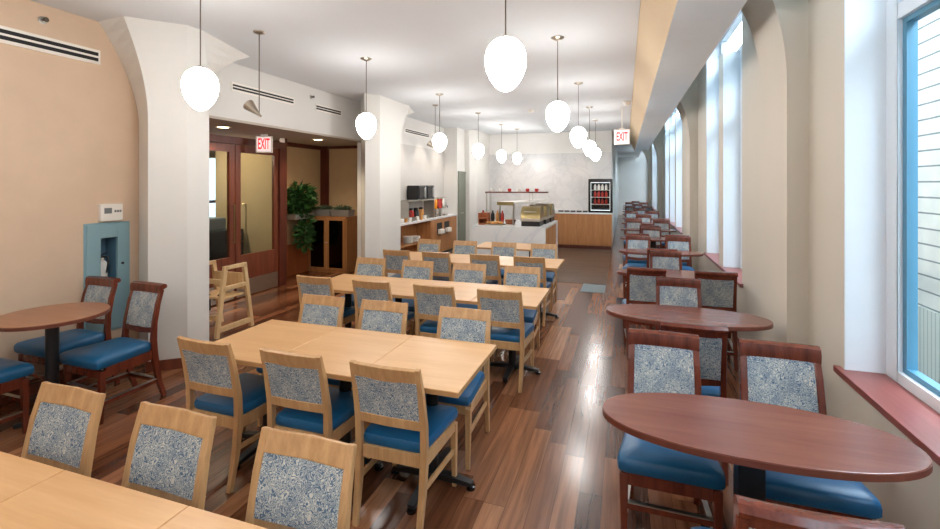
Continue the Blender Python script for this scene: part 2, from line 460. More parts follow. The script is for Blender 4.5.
# white plaster lining of the reveals
for k, (a, b) in enumerate(cuts):
    bm = BM(); t = .006
    box(bm, XR+.002, XO, b-t, b+.001, Z0, Z1); box(bm, XR+.002, XO, a-.001, a+t, Z0, Z1); 
    struct('trim_%d' % (20+k), bm, 'reveal')
    # window unit
    f = BM(); sx, ex = 1.475, 1.56
    st = .13
    box(f, sx, ex, a+t, a+st, Z0, Z1-t); box(f, sx, ex, b-st, b-t, Z0, Z1-t)
    box(f, sx, ex, a+st, b-st, Z0, Z0+.07); box(f, sx, ex, a+st, b-st, Z1-.1, Z1-t); box(f, sx, ex, a+st, b-st, 2.76, 2.85)
    w = struct('window_%d' % (10+k), f, 'reveal', bev=.004)
    s_ = BM()
    for z0, z1 in ((Z0+.07, 2.76), (2.85, Z1-.1)):
        y0, y1 = a+st, b-st
        box(s_, sx+.025, ex-.01, y0, y0+.04, z0, z1); box(s_, sx+.025, ex-.01, y1-.04, y1, z0, z1)
        box(s_, sx+.025, ex-.01, y0+.04, y1-.04, z0, z0+.03); box(s_, sx+.025, ex-.01, y0+.04, y1-.04, z1-.03, z1)
    finish('sash', s_, 'teal', w)
    finish('pane', Box(1.535, 1.541, a+st, b-st, Z0+.07, Z1-.1), 'glass', w)
for k, (a, b, n) in enumerate(wins):
    bm = BM(); t = .006
    box(bm, XR+.002, XO, b-t, b+.001, Z1, Z2); box(bm, XR+.002, XO, a-.001, a+t, Z1, Z2); box(bm, XR+.002, XO, a, b, Z2-t, Z2+.001)
    struct('trim_%d' % (60+k), bm, 'reveal')
    f = BM(); box(f, sx, ex, a+t, b-t, Z1-t, Z1+.06); box(f, sx, ex, a+t, b-t, Z2-.08, Z2-t); box(f, sx, ex, a+t, a+.08, Z1+.06, Z2-.08); box(f, sx, ex, b-.08, b-t, Z1+.06, Z2-.08)
    w = struct('window_%d' % (40+k), f, 'reveal', bev=.004)
    finish('pane', Box(1.535, 1.541, a+.08, b-.08, Z1+.06, Z2-.08), 'glass', w)
# sills: one board per bay
for k, (a, b, n) in enumerate(wins):
    struct('trim_%d' % (40+k), Box(1.235, 1.475, a-.06 if k != 1 else a, b+.06, Z0-.03, Z0+.008), 'sillwood', bev=.004)
# shallow pilasters flaring into the arches between the bays
def rpier(y1, y2):
    bm = BM(); rings = []
    for z in [0, 1.5, 2.5] + [2.6+.06*i for i in range(0, 30)]:
        x = 1.13 - .40*arc(tt(z, 2.55, 3.62))
        rings.append([(XR+.02, y1+.02, z), (x, y1, z), (x, y2, z), (XR+.02, y2, z)])
    rings[-1] = [(x, y, 4.36) for x, y, z in rings[-1]]
    loft(bm, rings); return bm
for i, (a, b) in enumerate(((3.98, 4.64), (9.4, 10.1), (17.8, 18.6), (25.2, 25.9))):
    struct('pillar_%d' % (11+i), rpier(a, b), 'taupe')

# outside: neighbouring block wall and ground
struct('wall_outside', Box(4.2, 4.5, -14, 45, 0, 4.95), 'block')
struct('wall_outside_base', Box(4.15, 4.5, -14, 45, -2.6, 0), 'rib')
struct('ground', Box(-40, 40, -40, 60, -2.8, -2.6), 'ground')

# ------------------------------------------------------------------ maple dining chair
def maple_chair():
    t = thing('maple_chair', '', 'chair', group='maple dining chairs around the maple tables')
    for s in (-1, 1):
        bm = BM()
        bar(bm, [(s*.184,-.262,0),(s*.189,-.222,.22),(s*.192,-.205,.40),(s*.193,-.212,.56),(s*.191,-.245,.74),(s*.188,-.285,.885)],
            [(.028,.030),(.034,.038),(.036,.042),(.034,.036),(.032,.030),(.030,.024)])
        finish('leg', bm, 'chairwood', t, bev=.004)
    for s in (-1, 1):
        bm = BM(); bar(bm, [(s*.200,.215,0),(s*.200,.205,.30),(s*.200,.205,.385)], [(.026,.026),(.034,.036),(.036,.038)])
        finish('leg', bm, 'chairwood', t, bev=.004)
    bm = BM()
    bar(bm, [(-.185,.208,.378),(.185,.208,.378)], (.068,.022), Vector((0,0,1)))
    bar(bm, [(-.17,-.205,.378),(.17,-.205,.378)], (.068,.022), Vector((0,0,1)))
    for s in (-1, 1): bar(bm, [(s*.190,-.19,.378),(s*.203,.19,.378)], (.068,.022), Vector((0,0,1)))
    finish('seat_frame', bm, 'chairwood', t, bev=.003)
    # cushion
    bm = BM()
    pts = [(-.185,-.205),(.185,-.205),(.222,.245),(-.222,.245)]
    def rr(k, z, q):
        out = []
        for i in range(4):
            p = Vector((*pts[i], 0)); a = Vector((*pts[i-1], 0)); b = Vector((*pts[(i+1)%4], 0))
            for f in (0, .5, 1):
                r = .035
                u = p + (a-p).normalized()*r; v = p + (b-p).normalized()*r; m_ = p*.5+(u+v)*.25
                w_ = (u, m_, v)[int(f*2)]
                cen = Vector((0,.02,0)); w_ = cen + (w_-cen)*k
                out.append((w_.x, w_.y, z))
        return out
    loft(bm, [rr(.97,.410,0), rr(1,.420,0), rr(1,.447,0), rr(.965,.465,0), rr(.8,.474,0), rr(.4,.478,0)])
    finish('seat', bm, 'blue', t, smooth=True)
    bm = BM(); bar(bm, [(-.178,-.275,.843),(0,-.287,.843),(.178,-.275,.843)], (.080,.024), Vector((0,-.3,1)))
    finish('crest_rail', bm, 'chairwood', t, bev=.004)
    bm = BM(); bar(bm, [(-.18,-.218,.570),(0,-.226,.570),(.18,-.218,.570)], (.052,.024), Vector((0,-.1,1)))
    finish('back_rail', bm, 'chairwood', t, bev=.004)
    bm = BM(); rings = []
    for z, y in ((.593,-.217),(.66,-.228),(.73,-.244),(.807,-.268)):
        rings.append([(-.178,y+.012,z),(0,y+.006,z),(.178,y+.012,z),(.178,y-.012,z),(0,y-.018,z),(-.178,y-.012,z)])
    loft(bm, rings); finish('back_panel', bm, 'fabric', t)
    for s in (-1, 1):
        bm = BM(); bar(bm, [(s*.189,-.208,.235),(s*.198,.198,.215)], (.030,.016), Vector((0,0,1)))
        finish('stretcher', bm, 'chairwood', t, bev=.003)
    return t

def cherry_chair():
    t = thing('cherry_chair', '', 'chair', group='cherry chairs along the window tables')
    for s in (-1, 1):
        bm = BM()
        bar(bm, [(s*.176,-.300,0),(s*.177,-.255,.14),(s*.178,-.215,.37),(s*.178,-.208,.50),(s*.176,-.218,.64),(s*.173,-.25,.80),(s*.170,-.285,.91)],
            [(.030,.034),(.034,.042),(.038,.048),(.036,.044),(.034,.036),(.034,.032),(.034,.028)])
        finish('leg', bm, 'cherry', t, bev=.005)
    for s in (-1, 1):
        bm = BM(); bar(bm, [(s*.205,.215,0),(s*.207,.210,.28),(s*.207,.208,.40)], [(.026,.026),(.038,.040),(.042,.042)])
        finish('leg', bm, 'cherry', t, bev=.005)
    bm = BM()
    bar(bm, [(-.19,.212,.382),(.19,.212,.382)], (.076,.024), Vector((0,0,1)))
    bar(bm, [(-.17,-.205,.382),(.17,-.205,.382)], (.076,.024), Vector((0,0,1)))
    for s in (-1, 1): bar(bm, [(s*.178,-.19,.382),(s*.208,.19,.382)], (.076,.024), Vector((0,0,1)))
    finish('seat_frame', bm, 'cherry', t, bev=.003)
    bm = BM()
    pts = [(-.185,-.20),(.185,-.20),(.243,.265),(-.243,.265)]
    def rr(k, z, bow=0):
        out = []
        for i in range(4):
            p = Vector((*pts[i], 0)); a = Vector((*pts[i-1], 0)); b = Vector((*pts[(i+1)%4], 0)); r = .04
            u = p + (a-p).normalized()*r; v = p + (b-p).normalized()*r
            for w_ in (u, p*.5+(u+v)*.25, v):
                cen = Vector((0,.03,0)); q = cen + (w_-cen)*k; out.append((q.x, q.y, z))
        return out
    loft(bm, [rr(.96,.422), rr(.995,.434), rr(1,.465), rr(.985,.484), rr(.93,.498), rr(.75,.511), rr(.4,.517)])
    finish('seat', bm, 'blue', t, smooth=True)
    # scrolled crest rail
    bm = BM(); rings = []
    prof = [(-.012,0),(.014,0),(.016,.045),(.010,.072),(-.012,.084),(-.040,.080),(-.052,.062),(-.046,.046),(-.030,.042),(-.018,.036)]
    for x, dy in ((-.188,.0),(-.1,-.010),(0,-.014),(.1,-.010),(.188,.0)):
        rings.append([(x, -.272+dy+py, .876+pz) for py, pz in prof])
    loft(bm, rings); finish('crest_rail', bm, 'cherry', t, smooth=True)
    bm = BM(); bar(bm, [(-.162,-.212,.585),(0,-.222,.57),(.162,-.212,.585)], (.045,.026), Vector((0,-.1,1)))
    finish('back_rail', bm, 'cherry', t, bev=.004)
    bm = BM(); rings = []
    for z, y in ((.600,-.216),(.67,-.228),(.77,-.246),(.88,-.276)):
        rings.append([(-.160,y+.014,z),(0,y+.004,z),(.160,y+.014,z),(.160,y-.014,z),(0,y-.022,z),(-.160,y-.014,z)])
    loft(bm, rings); finish('back_panel', bm, 'fabric', t)
    def rail(a, b, z):
        bm = BM(); bar(bm, [a+(z,), b+(z,)], (.030,.020), Vector((0,0,1)))
        o = finish('stretcher', bm, 'cherry', t, bev=.003)
        bm = BM(); bar(bm, [a+(z+.017,), b+(z+.017,)], (.006,.024), Vector((0,0,1)))
        finish('steel_cap', bm, 'steel', o)
    rail((-.19,.212), (.19,.212), .24); rail((-.17,-.245), (.17,-.245), .15)
    for s in (-1, 1): rail((s*.177,-.238), (s*.204,.205), .15)
    return t

# ------------------------------------------------------------------ maple tables
def maple_table(w=.613, d=.756):
    t = thing('maple_table', '', 'table', group='maple tables pushed together in rows')
    x, y = w/2, d/2
    bm = Box(-x, x, -y, y, .716, .745); finish('tabletop', bm, 'maple', t, bev=.003)
    bm = Box(-x-.0005, x+.0005, -y-.0015, y+.0015, .717, .741)
    finish('edge_band', bm, 'maple_edge', t)
    bm = BM(); lathe(bm, [(.038,.05),(.038,.70),(.13,.705),(.13,.716)], 20); finish('column', bm, 'black', t, smooth=True)
    bm = BM()
    for a in range(4):
        c, s = round(math.cos(a*PI/2)), round(math.sin(a*PI/2)); L = .26 if a % 2 == 0 else .30
        bar(bm, [(0,0,.055), (c*L*.5, s*L*.5, .05), (c*L, s*L, .035)], [(.06,.04),(.055,.034),(.045,.025)], Vector((-s, c, 0)))
    b = finish('table_base', bm, 'black', t, bev=.004)
    for a in range(4):
        c, s = math.cos(a*PI/2), math.sin(a*PI/2); L = .25 if a % 2 == 0 else .29
        bm = BM(); lathe(bm, [(.018,0),(.026,.004),(.026,.022),(.012,.026)], 14, (c*L, s*L, 0)); finish('glide', bm, 'blackgloss', b, smooth=True)
    return t
tp = maple_table(); tu = [False]
ROWS = {   # y centre, right end, number, name
    'D': (.80, -1.382+.613, 3, 'nearest row, cut off by the lower left corner'),
    'A': (2.63, -.815, 3, 'second row from the front'),
    'B': (4.43, -.735, 4, 'third row from the front'),
    'C': (6.35, -.82, 4, 'fourth row from the front'),
}
NUM = {3: ['left-end', 'middle', 'right-end'], 4: ['left-end', 'inner left', 'inner right', 'right-end']}
for k, (yc, xr, n, rn) in ROWS.items():
    for i in range(n):
        x = xr - .3065 - (n-1-i)*.616
        place(tp, tu, (x, yc, 0), 0, '%s maple table of the %s' % (NUM[n][i], rn))
for x, nm in ((-2.15, 'left'), (-1.534, 'right')): place(tp, tu, (x, 7.93, 0), 0, '%s one of the two maple tables closest to the marble buffet island' % nm)

cp = maple_chair(); cu = [False]
ORD = ['leftmost', 'second from the left', 'third from the left', 'rightmost']
def row_chairs(xs, y, rz, text):
    n = len(xs); names = ORD[:n-1] + ['rightmost']
    if n == 3: names = ['leftmost', 'middle', 'rightmost']
    for x, nm in zip(xs, names):
        place(cp, cu, (x+.008, y, 0), rz + random.uniform(-.02, .02), '%s maple chair %s' % (nm, text))
row_chairs([-2.415, -1.775, -1.125], 1.165, PI, 'facing camera across the nearest maple table row')
row_chairs([-2.40, -1.775, -1.185], 2.42, 0, 'with its back to camera at the second table row')
row_chairs([-2.41, -1.83, -1.155], 3.03, PI, 'facing camera across the second table row')
row_chairs([-3.0, -2.34, -1.685, -1.06], 4.25, 0, 'with its back to camera at the third table row')
row_chairs([-3.05, -2.41, -1.745, -1.11], 4.91, PI, 'facing camera across the third table row')
row_chairs([-3.09, -2.48, -1.78, -1.185], 6.20, 0, 'with its back to camera at the fourth table row')
row_chairs([-3.15, -2.50, -1.85, -1.21], 6.97, PI, 'facing camera across the fourth table row')

# ------------------------------------------------------------------ oval cherry tables along the windows
def oval_table():
    t = thing('oval_table', '', 'table', group='oval cherry tables along the windows')
    bm = BM(); ellip(bm, 0, 0, .598, .268, .758, .79, 72, 2.15); finish('tabletop', bm, 'cherrytop', t, bev=.004)
    bm = BM(); ellip(bm, 0, 0, .5995, .2695, .761, .785, 72, 2.15); finish('edge_band', bm, 'cherryedge', t, smooth=True)
    bm = Box(-.05, .05, -.05, .05, .04, .74); box(bm, -.16, .16, -.12, .12, .74, .758); finish('column', bm, 'black', t, bev=.004)
    bm = BM()
    for a in range(4):
        q = a*PI/2; c, s = math.cos(q), math.sin(q); L = .36 if a % 2 == 0 else .25
        bar(bm, [(0,0,.045),(c*L,s*L,.03)], [(.08,.05),(.06,.03)], Vector((-s,c,0)))
    b = finish('table_base', bm, 'black', t, bev=.004)
    for a in range(4):
        q = a*PI/2; c, s = math.cos(q), math.sin(q); L = .34 if a % 2 == 0 else .23
        bm = BM(); lathe(bm, [(.018,0),(.024,.003),(.024,.016),(.012,.018)], 12, (c*L, s*L, 0)); finish('glide', bm, 'blackgloss', b)
    return t
NTH = ['nearest', 'second', 'third', 'fourth', 'fifth', 'sixth', 'seventh', 'eighth', 'ninth', 'tenth', 'eleventh', 'twelfth', 'thirteenth']
op = oval_table(); ou = [False]
hp = cherry_chair(); hu = [False]
TY = [2.25, 4.02, 5.82] + [7.65+1.83*i for i in range(10)]
TX = [.50, .45, .505]
for i, y in enumerate(TY):
    place(op, ou, (TX[min(i, 2)], y, 0), 0, '%s oval cherry table by the windows, counted from the camera' % NTH[i])
def cherry(i, side, x, y, pos=''):
    w = 'facing camera behind the' if side == 'far' else 'with its back to camera at the'
    place(hp, hu, (x, y, 0), (PI if side == 'far' else 0) + random.uniform(-.02, .02),
          '%scherry chair %s %s oval table by the windows' % (pos, w, NTH[i]))
cherry(0, 'far', .205, 2.63, 'left '); cherry(0, 'far', .785, 2.63, 'right '); cherry(0, 'near', .475, 1.74)
cherry(1, 'near', .405, 3.46); cherry(1, 'far', .46, 4.36)
cherry(2, 'near', .205, 5.40, 'left '); cherry(2, 'near', .85, 5.40, 'right '); cherry(2, 'far', .495, 6.20)
for i in range(3, 13):
    y = TY[i]
    if i % 2:
        cherry(i, 'near', .475, y-.66); cherry(i, 'far', .2, y+.36, 'left '); cherry(i, 'far', .82, y+.36, 'right ')
    else:
        cherry(i, 'near', .2, y-.60, 'left '); cherry(i, 'near', .84, y-.60, 'right '); cherry(i, 'far', .5, y+.33)

# round table by the beige wall with its three chairs
rt = thing('round_table', 'round brown pedestal table against the beige wall', 'table', (-4.15, 2.36, 0))
bm = BM(); ellip(bm, 0, 0, .35, .35, .80, .83, 64); finish('tabletop', bm, 'walnuttop', rt, bev=.004)
bm = BM(); ellip(bm, 0, 0, .3515, .3515, .803, .826, 64); finish('edge_band', bm, 'cherryedge', rt, smooth=True)
bm = BM(); lathe(bm, [(.042,.03),(.042,.78),(.14,.79),(.14,.80)], 24); finish('column', bm, 'black', rt, smooth=True)
bm = BM()
for a in range(4):
    q = PI/4 + a*PI/2; c, s_ = math.cos(q), math.sin(q)
    bar(bm, [(0,0,.04),(c*.22,s_*.22,.02)], [(.06,.04),(.04,.03)], Vector((-s_,c,0)))
finish('table_base', bm, 'black', rt, bev=.004)
for x, y, rz, lb in ((-3.965, 2.68, PI-.04, 'cherry chair right of the round table, whole and nearest the white pillar'),
                     (-4.585, 2.72, PI, 'cherry chair behind the round table, in front of the fire cabinet'),
                     (-4.36, 1.98, 0, 'cherry chair on the near side of the round table, cut off by left picture edge')):
    o = place(hp, hu, (x, y, 0), rz, lb); o['group'] = 'cherry chairs around the round table'

# ------------------------------------------------------------------ pendants
def pendant():
    t = thing('pendant_lamp', '', 'lamp', group='egg-shaped pendant lamps')
    bm = BM(); lathe(bm, [(.012,-.034),(.03,-.028),(.066,-.012),(.072,-.006),(.072,0)], 24); finish('canopy', bm, 'nickel', t, smooth=True)
    bm = BM(); tube(bm, [(0,0,-.02),(0,0,-.69)], .0045, 8); finish('rod', bm, 'bronze', t, smooth=True)
    bm = BM(); lathe(bm, [(.010,-.672),(.020,-.678),(.024,-.692),(.02,-.70)], 16); finish('socket_cap', bm, 'nickel', t, smooth=True)
    bm = BM(); pr = []
    for i in range(1, 24):
        a = PI*i/24; z = math.cos(a); r = math.sin(a)
        r *= 1 + .16*z                       # fuller above, narrower below
        pr.append((.124*r, -.852 + .165*z))
    lathe(bm, pr[::-1], 28); finish('shade', bm, 'bulb', t, smooth=True)
    return t
pp = pendant(); pu = [False]
for y in (.4, -1.95):  # extra pendants out of view, added to light the foreground
    place(pp, pu, (-.69, y, C), 0, 'added unseen lit egg-shaped pendant continuing the right row, %s' % ('overhead of the camera' if y > 0 else 'behind the camera'))
    place(pp, pu, (-3.09, y, C), 0, 'added unseen lit egg-shaped pendant continuing the left row, %s' % ('beside the camera' if y > 0 else 'behind the camera'))
for i, y in enumerate((2.755, 5.06, 7.43, 9.82, 11.85)):
    place(pp, pu, (-.69, y, C), 0, '%s lit egg-shaped pendant of the right row, over the aisle' % NTH[i])
for i, y in enumerate((2.73, 5.14, 7.58, 9.85, 11.9, 13.05)):
    place(pp, pu, (-3.09 if i < 5 else -2.93, y, C), 0, '%s lit egg-shaped pendant of the left row, over the maple tables' % NTH[i])

# cone spotlights hung on rods
def cone_spot(x, y, label, tx, tz):
    t = thing('cone_spotlight', label, 'spotlight', (x, y, C), 0, 'hanging cone spotlights')
    bm = BM(); lathe(bm, [(.01,-.03),(.05,-.018),(.06,-.006),(.06,0)], 20); finish('canopy', bm, 'nickel', t, smooth=True)
    bm = BM(); tube(bm, [(0,0,-.02),(0,0,-.86)], .005, 8); finish('rod', bm, 'bronze', t, smooth=True)
    a = Vector((0,0,-.86)); d = Vector((tx, -.05, tz)).normalized()
    bm = BM(); tube(bm, [a - d*.03, a, a + d*.17, a + d*.172, a + d*.02], [.010,.014,.062,.057,.010], 24)
    finish('cone_shade', bm, 'nickel', t, smooth=True)
    return t
cone_spot(-3.6, 3.885, 'silver cone spotlight hanging before the lobby header, tilted to the left', -.75, .62)
cone_spot(-3.6, 8.60, 'silver cone spotlight hanging before the buffet bay', -.75, .55)

# ------------------------------------------------------------------ small wall and ceiling fittings
def grille(y0, y1, z0, z1, label, frame=True):
    t = thing('air_grille', label, 'vent', (XB, (y0+y1)/2, (z0+z1)/2), 0, 'linear air grilles high on the left wall')
    h = (y1-y0)/2; v = (z1-z0)/2
    if frame: finish('frame', Box(0, .012, -h-.02, h+.02, -v-.02, v+.02), 'plastic', t, bev=.002)
    for a, b in ((-v*.85, -v*.2), (v*.2, v*.85)): finish('slot', Box(.004, .014, -h, h, a, b), 'slot', t)
grille(1.2, 3.14, 3.0, 3.10, 'white framed double-slot air grille on the beige wall')
grille(4.77, 5.94, 3.055, 3.13, 'double-slot air grille left of the pair above the lobby opening')
grille(6.50, 7.20, 3.055, 3.13, 'double-slot air grille right above the lobby opening, beside the second pillar')
grille(9.80, 11.15, 3.03, 3.11, 'double-slot air grille above the left of the buffet bay')
grille(11.35, 12.15, 3.03, 3.11, 'double-slot air grille above the right of the buffet bay')
def sprinkler(x, y, z, label, ax):
    t = thing('sprinkler_head', label, 'sprinkler', (x, y, z), 0, 'fire sprinkler heads')
    bm = BM(); tube(bm, [Vector(ax)*-.005, Vector(ax)*.006, Vector(ax)*.010], [.034,.034,.018], 20); finish('escutcheon', bm, 'steel', t, smooth=True)
    bm = BM(); tube(bm, [Vector(ax)*.008, Vector(ax)*.03, Vector(ax)*.034, Vector(ax)*.05, Vector(ax)*.053], [.009,.012,.006,.022,.022], 14); finish('nozzle', bm, 'bronze', t, smooth=True)
sprinkler(XB, 2.69, 3.26, 'sprinkler head high on the beige wall above the grille', (1,0,0))
sprinkler(XB, 6.38, 3.24, 'sprinkler head on the white header between two grilles', (1,0,0))
sprinkler(XB, 12.6+0, 3.15, 'sprinkler head on the wall beyond the buffet grilles', (1,0,0)) if False else None
t = thing('smoke_detector', 'round white smoke detector on the ceiling over the aisle', 'smoke detector', (-1.9, 9.83, C))
bm = BM(); lathe(bm, [(.045,-.05),(.065,-.042),(.07,-.015),(.075,-.012),(.075,0)], 24); finish('body', bm, 'plastic', t, smooth=True)

t = thing('ceiling_camera', 'small white dome camera on the ceiling beside the tan beam', 'camera', (.03, 9.4, C+.001))
bm = BM(); lathe(bm, [(.07,0),(.07,-.03),(.062,-.035)][::-1], 20); finish('collar', bm, 'plastic', t, smooth=True)
bm = BM(); lathe(bm, [(.055*math.cos(q*PI/12), -.034-.055*math.sin(q*PI/12)) for q in range(6)][::-1], 20); finish('dome', bm, 'plastic', t, smooth=True)
def exit_sign(loc, rz, label, w=.37, h=.27):
    t = thing('exit_sign', label, 'exit sign', loc, rz, 'red and white exit signs')
    finish('housing', Box(-w/2, w/2, -.03, .03, -h/2, h/2), 'plastic', t, bev=.006)
    finish('face', Box(-w/2+.02, w/2-.02, -.034, -.03, -h/2+.02, h/2-.02), 'exitface', t)
    bm = Box(-.05, .05, -.02, .02, h/2, h/2+.03); finish('mount', bm, 'plastic', t)
    cu_ = bpy.data.curves.new('lettering', 'FONT'); cu_.body = 'EXIT'; cu_.size = .245; cu_.align_x = 'CENTER'; cu_.align_y = 'CENTER'; cu_.extrude = .002
    cu_.offset = .005
    cu_.materials.append(M['exitred'])
    tmp_ = bpy.data.objects.new('lettering_curve', cu_); COL.objects.link(tmp_); bpy.context.view_layer.update()
    me = bpy.data.meshes.new_from_object(tmp_.evaluated_get(bpy.context.evaluated_depsgraph_get())); bpy.data.objects.remove(tmp_)
    if not me.materials: me.materials.append(M['exitred'])
    o = bpy.data.objects.new('lettering', me); link(o, t); o.location = (0, -.037, 0); o.rotation_euler = (PI/2, 0, 0); o.scale = (.36*w/.25, 1, 1)
    return t
exit_sign((-5.55, 6.10, 2.46), math.radians(28), 'lit red EXIT sign in front of the wooden lobby doors', .25, .27)
exit_sign((-.06, 10.0, 2.78), 0, 'pale EXIT sign hanging beside the long ceiling beam', .31, .31)
finish('hanger', Box(-.012, .012, -.012, .012, .18, .62), 'plastic', bpy.data.objects['exit_sign.001'])
for i, (x, y) in enumerate(((-5.49, 5.23), (-5.38, 7.26))):
    t = thing('downlight', ('recessed downlight nearer the glass doors', 'recessed downlight nearer the lobby cabinet')[i] + ' in the lobby ceiling', 'ceiling light', (x, y, 2.64), 0, 'recessed lobby downlights')
    bm = BM(); loft(bm, [[(q*math.cos(a*PI/14), q*math.sin(a*PI/14), z) for a in range(28)] for q, z in ((.075,-.006),(.105,-.006),(.105,0),(.075,0))], closed=True); finish('trim_ring', bm, 'plastic', t)
    bm = BM(); lathe(bm, [(.074,-.004),(.074,-.001)], 24); finish('lens', bm, 'dlight', t)

t = thing('thermostat', 'white thermostat box on the beige wall above the fire cabinet', 'thermostat', (XB, 3.245, 1.54))
finish('body', Box(0, .05, -.105, .105, -.085, .085), 'plastic', t, bev=.012, seg=3)
finish('display', Box(.05, .052, -.075, -.005, -.01, .045), 'grey', t)
for k in range(3): finish('button', Box(.05, .054, .02+.024*k, .036+.024*k, .0, .022), 'grey', t)
t = thing('fire_cabinet', 'blue-grey fire extinguisher cabinet recessed in the beige wall', 'fire cabinet', (XB, 3.23, .9))
bm = BM(); fw, fh = .195, .52
box(bm, 0, .022, -fw, -.075, -fh, fh); box(bm, 0, .022, .085, fw, -fh, fh); box(bm, 0, .022, -.075, .085, .39, fh); box(bm, 0, .022, -.075, .085, -fh, -.085)
finish('door', bm, 'cabblue', t, bev=.004)
bm = BM(); R_ = .02
for y0, y1, z0, z1 in ((-fw-R_, -.075, -fh-R_, fh+R_), (.085, fw+R_, -fh-R_, fh+R_), (-.075, .085, .39, fh+R_), (-.075, .085, -fh-R_, -.085)): box(bm, 0, .008, y0, y1, z0, z1)
finish('rim', bm, 'cabblue', t, bev=.002)
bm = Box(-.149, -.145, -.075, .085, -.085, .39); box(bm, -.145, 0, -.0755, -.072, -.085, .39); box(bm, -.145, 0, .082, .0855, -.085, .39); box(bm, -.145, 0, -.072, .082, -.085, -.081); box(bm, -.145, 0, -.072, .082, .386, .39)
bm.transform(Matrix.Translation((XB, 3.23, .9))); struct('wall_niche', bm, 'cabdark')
finish('pane', Box(.012, .015, -.075, .085, -.085, .39), 'glass', t)
bm = BM(); lathe(bm, [(.004,0),(.012,0),(.012,.012),(.004,.012)], 12); o = finish('latch', bm, 'black', t); o.location = (.022, .13, .12); o.rotation_euler = (0, PI/2, 0)
t = thing('fire_extinguisher', 'small fire extinguisher behind the glass of the blue-grey cabinet', 'fire extinguisher', (XB-.07, 3.225, .8195))
bm = BM(); lathe(bm, [(.040,0),(.046,.008),(.046,.20),(.040,.225),(.018,.245),(.016,.27)], 20); finish('cylinder', bm, 'china', t, smooth=True)
bm = Box(-.012, .012, -.018, .018, .265, .285); bar(bm, [(0,-.03,.285),(0,.045,.315)], (.02,.008)); bar(bm, [(0,-.01,.275),(0,.05,.28)], (.02,.006)); finish('handle', bm, 'black', t)
bm = BM(); tube(bm, [(.01,.0,.275),(.035,.04,.27),(.048,.03,.22),(.05,.01,.12)], .007, 8); finish('hose', bm, 'black', t, smooth=True)

# ------------------------------------------------------------------ high chair
t = thing('high_chair', 'wooden high chair standing beside the first white pillar', 'high chair', (-4.80, 4.51, 0))
for s in (-1, 1):
    x = .25*s
    bm = BM()
    bar(bm, [(x,-.27,0),(x,-.145,.83)], (.04,.05)); bar(bm, [(x,.27,0),(x,.145,.83)], (.04,.05))
    bar(bm, [(x,-.15,.81),(x,.15,.81)], (.04,.045)); bar(bm, [(x,-.185,.565),(x,.185,.565)], (.04,.05)); bar(bm, [(x,-.25,.09),(x,.25,.09)], (.04,.06))
    finish('side_frame', bm, 'pine', t, bev=.004)
bm = Box(-.235, .235, -.17, .16, .43, .455); finish('seat', bm, 'pine', t, bev=.003)
bm = Box(-.235, .235, .135, .16, .50, .70); finish('backrest', bm, 'pine', t, bev=.003)
bm = Box(-.235, .235, -.20, -.175, .62, .68); finish('front_bar', bm, 'pine', t, bev=.003)
bm = Box(-.235, .235, -.245, -.215, .20, .25); finish('foot_rest', bm, 'pine', t, bev=.003)
bm = BM(); bar(bm, [(-.05,-.1,.46),(.03,-.17,.40),(.06,-.19,.30)], (.03,.004)); bar(bm, [(.08,.1,.46),(.1,-.05,.49),(.1,-.17,.42)], (.03,.004)); finish('strap', bm, 'black', t)

# ------------------------------------------------------------------ lobby cabinet with planters
t = thing('display_cabinet', 'oak cabinet with two dark glass doors at the back of the lobby', 'cabinet', (-5.83, 8.38, 0))
w, d_, h_ = .475, .22, 1.15
bm = BM(); box(bm, -w, -w+.03, -d_, d_, 0, h_); box(bm, w-.03, w, -d_, d_, 0, h_); box(bm, -w, w, -d_, d_, h_-.04, h_); box(bm, -w, w, -d_, d_, .0, .06); box(bm, -w+.03, w-.03, d_-.02, d_, .06, h_-.04)
box(bm, -w+.03, w-.03, -d_+.05, d_-.02, .52, .54)
finish('body', bm, 'cabwood', t, bev=.003)
for a, b in ((-w+.032, -.004), (.004, w-.032)):
    bm = BM(); y0, y1 = -d_-.018, -d_
    box(bm, a, a+.055, y0, y1, .06, h_-.04); box(bm, b-.055, b, y0, y1, .06, h_-.04); box(bm, a+.055, b-.055, y0, y1, .06, .10); box(bm, a+.055, b-.055, y0, y1, h_-.08, h_-.04)
    dd = finish('door', bm, 'cabwood', t, bev=.002); finish('pane', Box(a+.055, b-.055, y0+.006, y0+.012, .10, h_-.08), 'cabglass', dd)
    xk = b-.02 if a < 0 else a+.02
    k = BM(); lathe(k, [(.008,0),(.012,.012),(.006,.016)], 12); o = finish('knob', k, 'steel', dd); o.location = (xk, y0, .62); o.rotation_euler = (PI/2, 0, 0)
def leaves(bm, n, cx, cy, cz, rx, ry, rz_, size, droop=.3):
    for _ in range(n):
        while True:
            a, b, c = (random.uniform(-1, 1) for _ in range(3))
            if a*a+b*b+c*c < 1: break
        p = Vector((cx+a*rx, cy+b*ry, cz+c*rz_)); d = Vector((a+random.uniform(-.5,.5), b+random.uniform(-.5,.5), random.uniform(-droop, .6))).normalized()
        s = d.cross(Vector((random.uniform(-1,1), random.uniform(-1,1), 1))).normalized(); L = size*random.uniform(.7, 1.3); W = L*.28
        nn = s.cross(d)
        v = [bm.verts.new(q) for q in (p, p+d*L*.45+s*W+nn*L*.06, p+d*L-nn*L*.1, p+d*L*.45-s*W+nn*L*.06)]
        bm.faces.new(v)
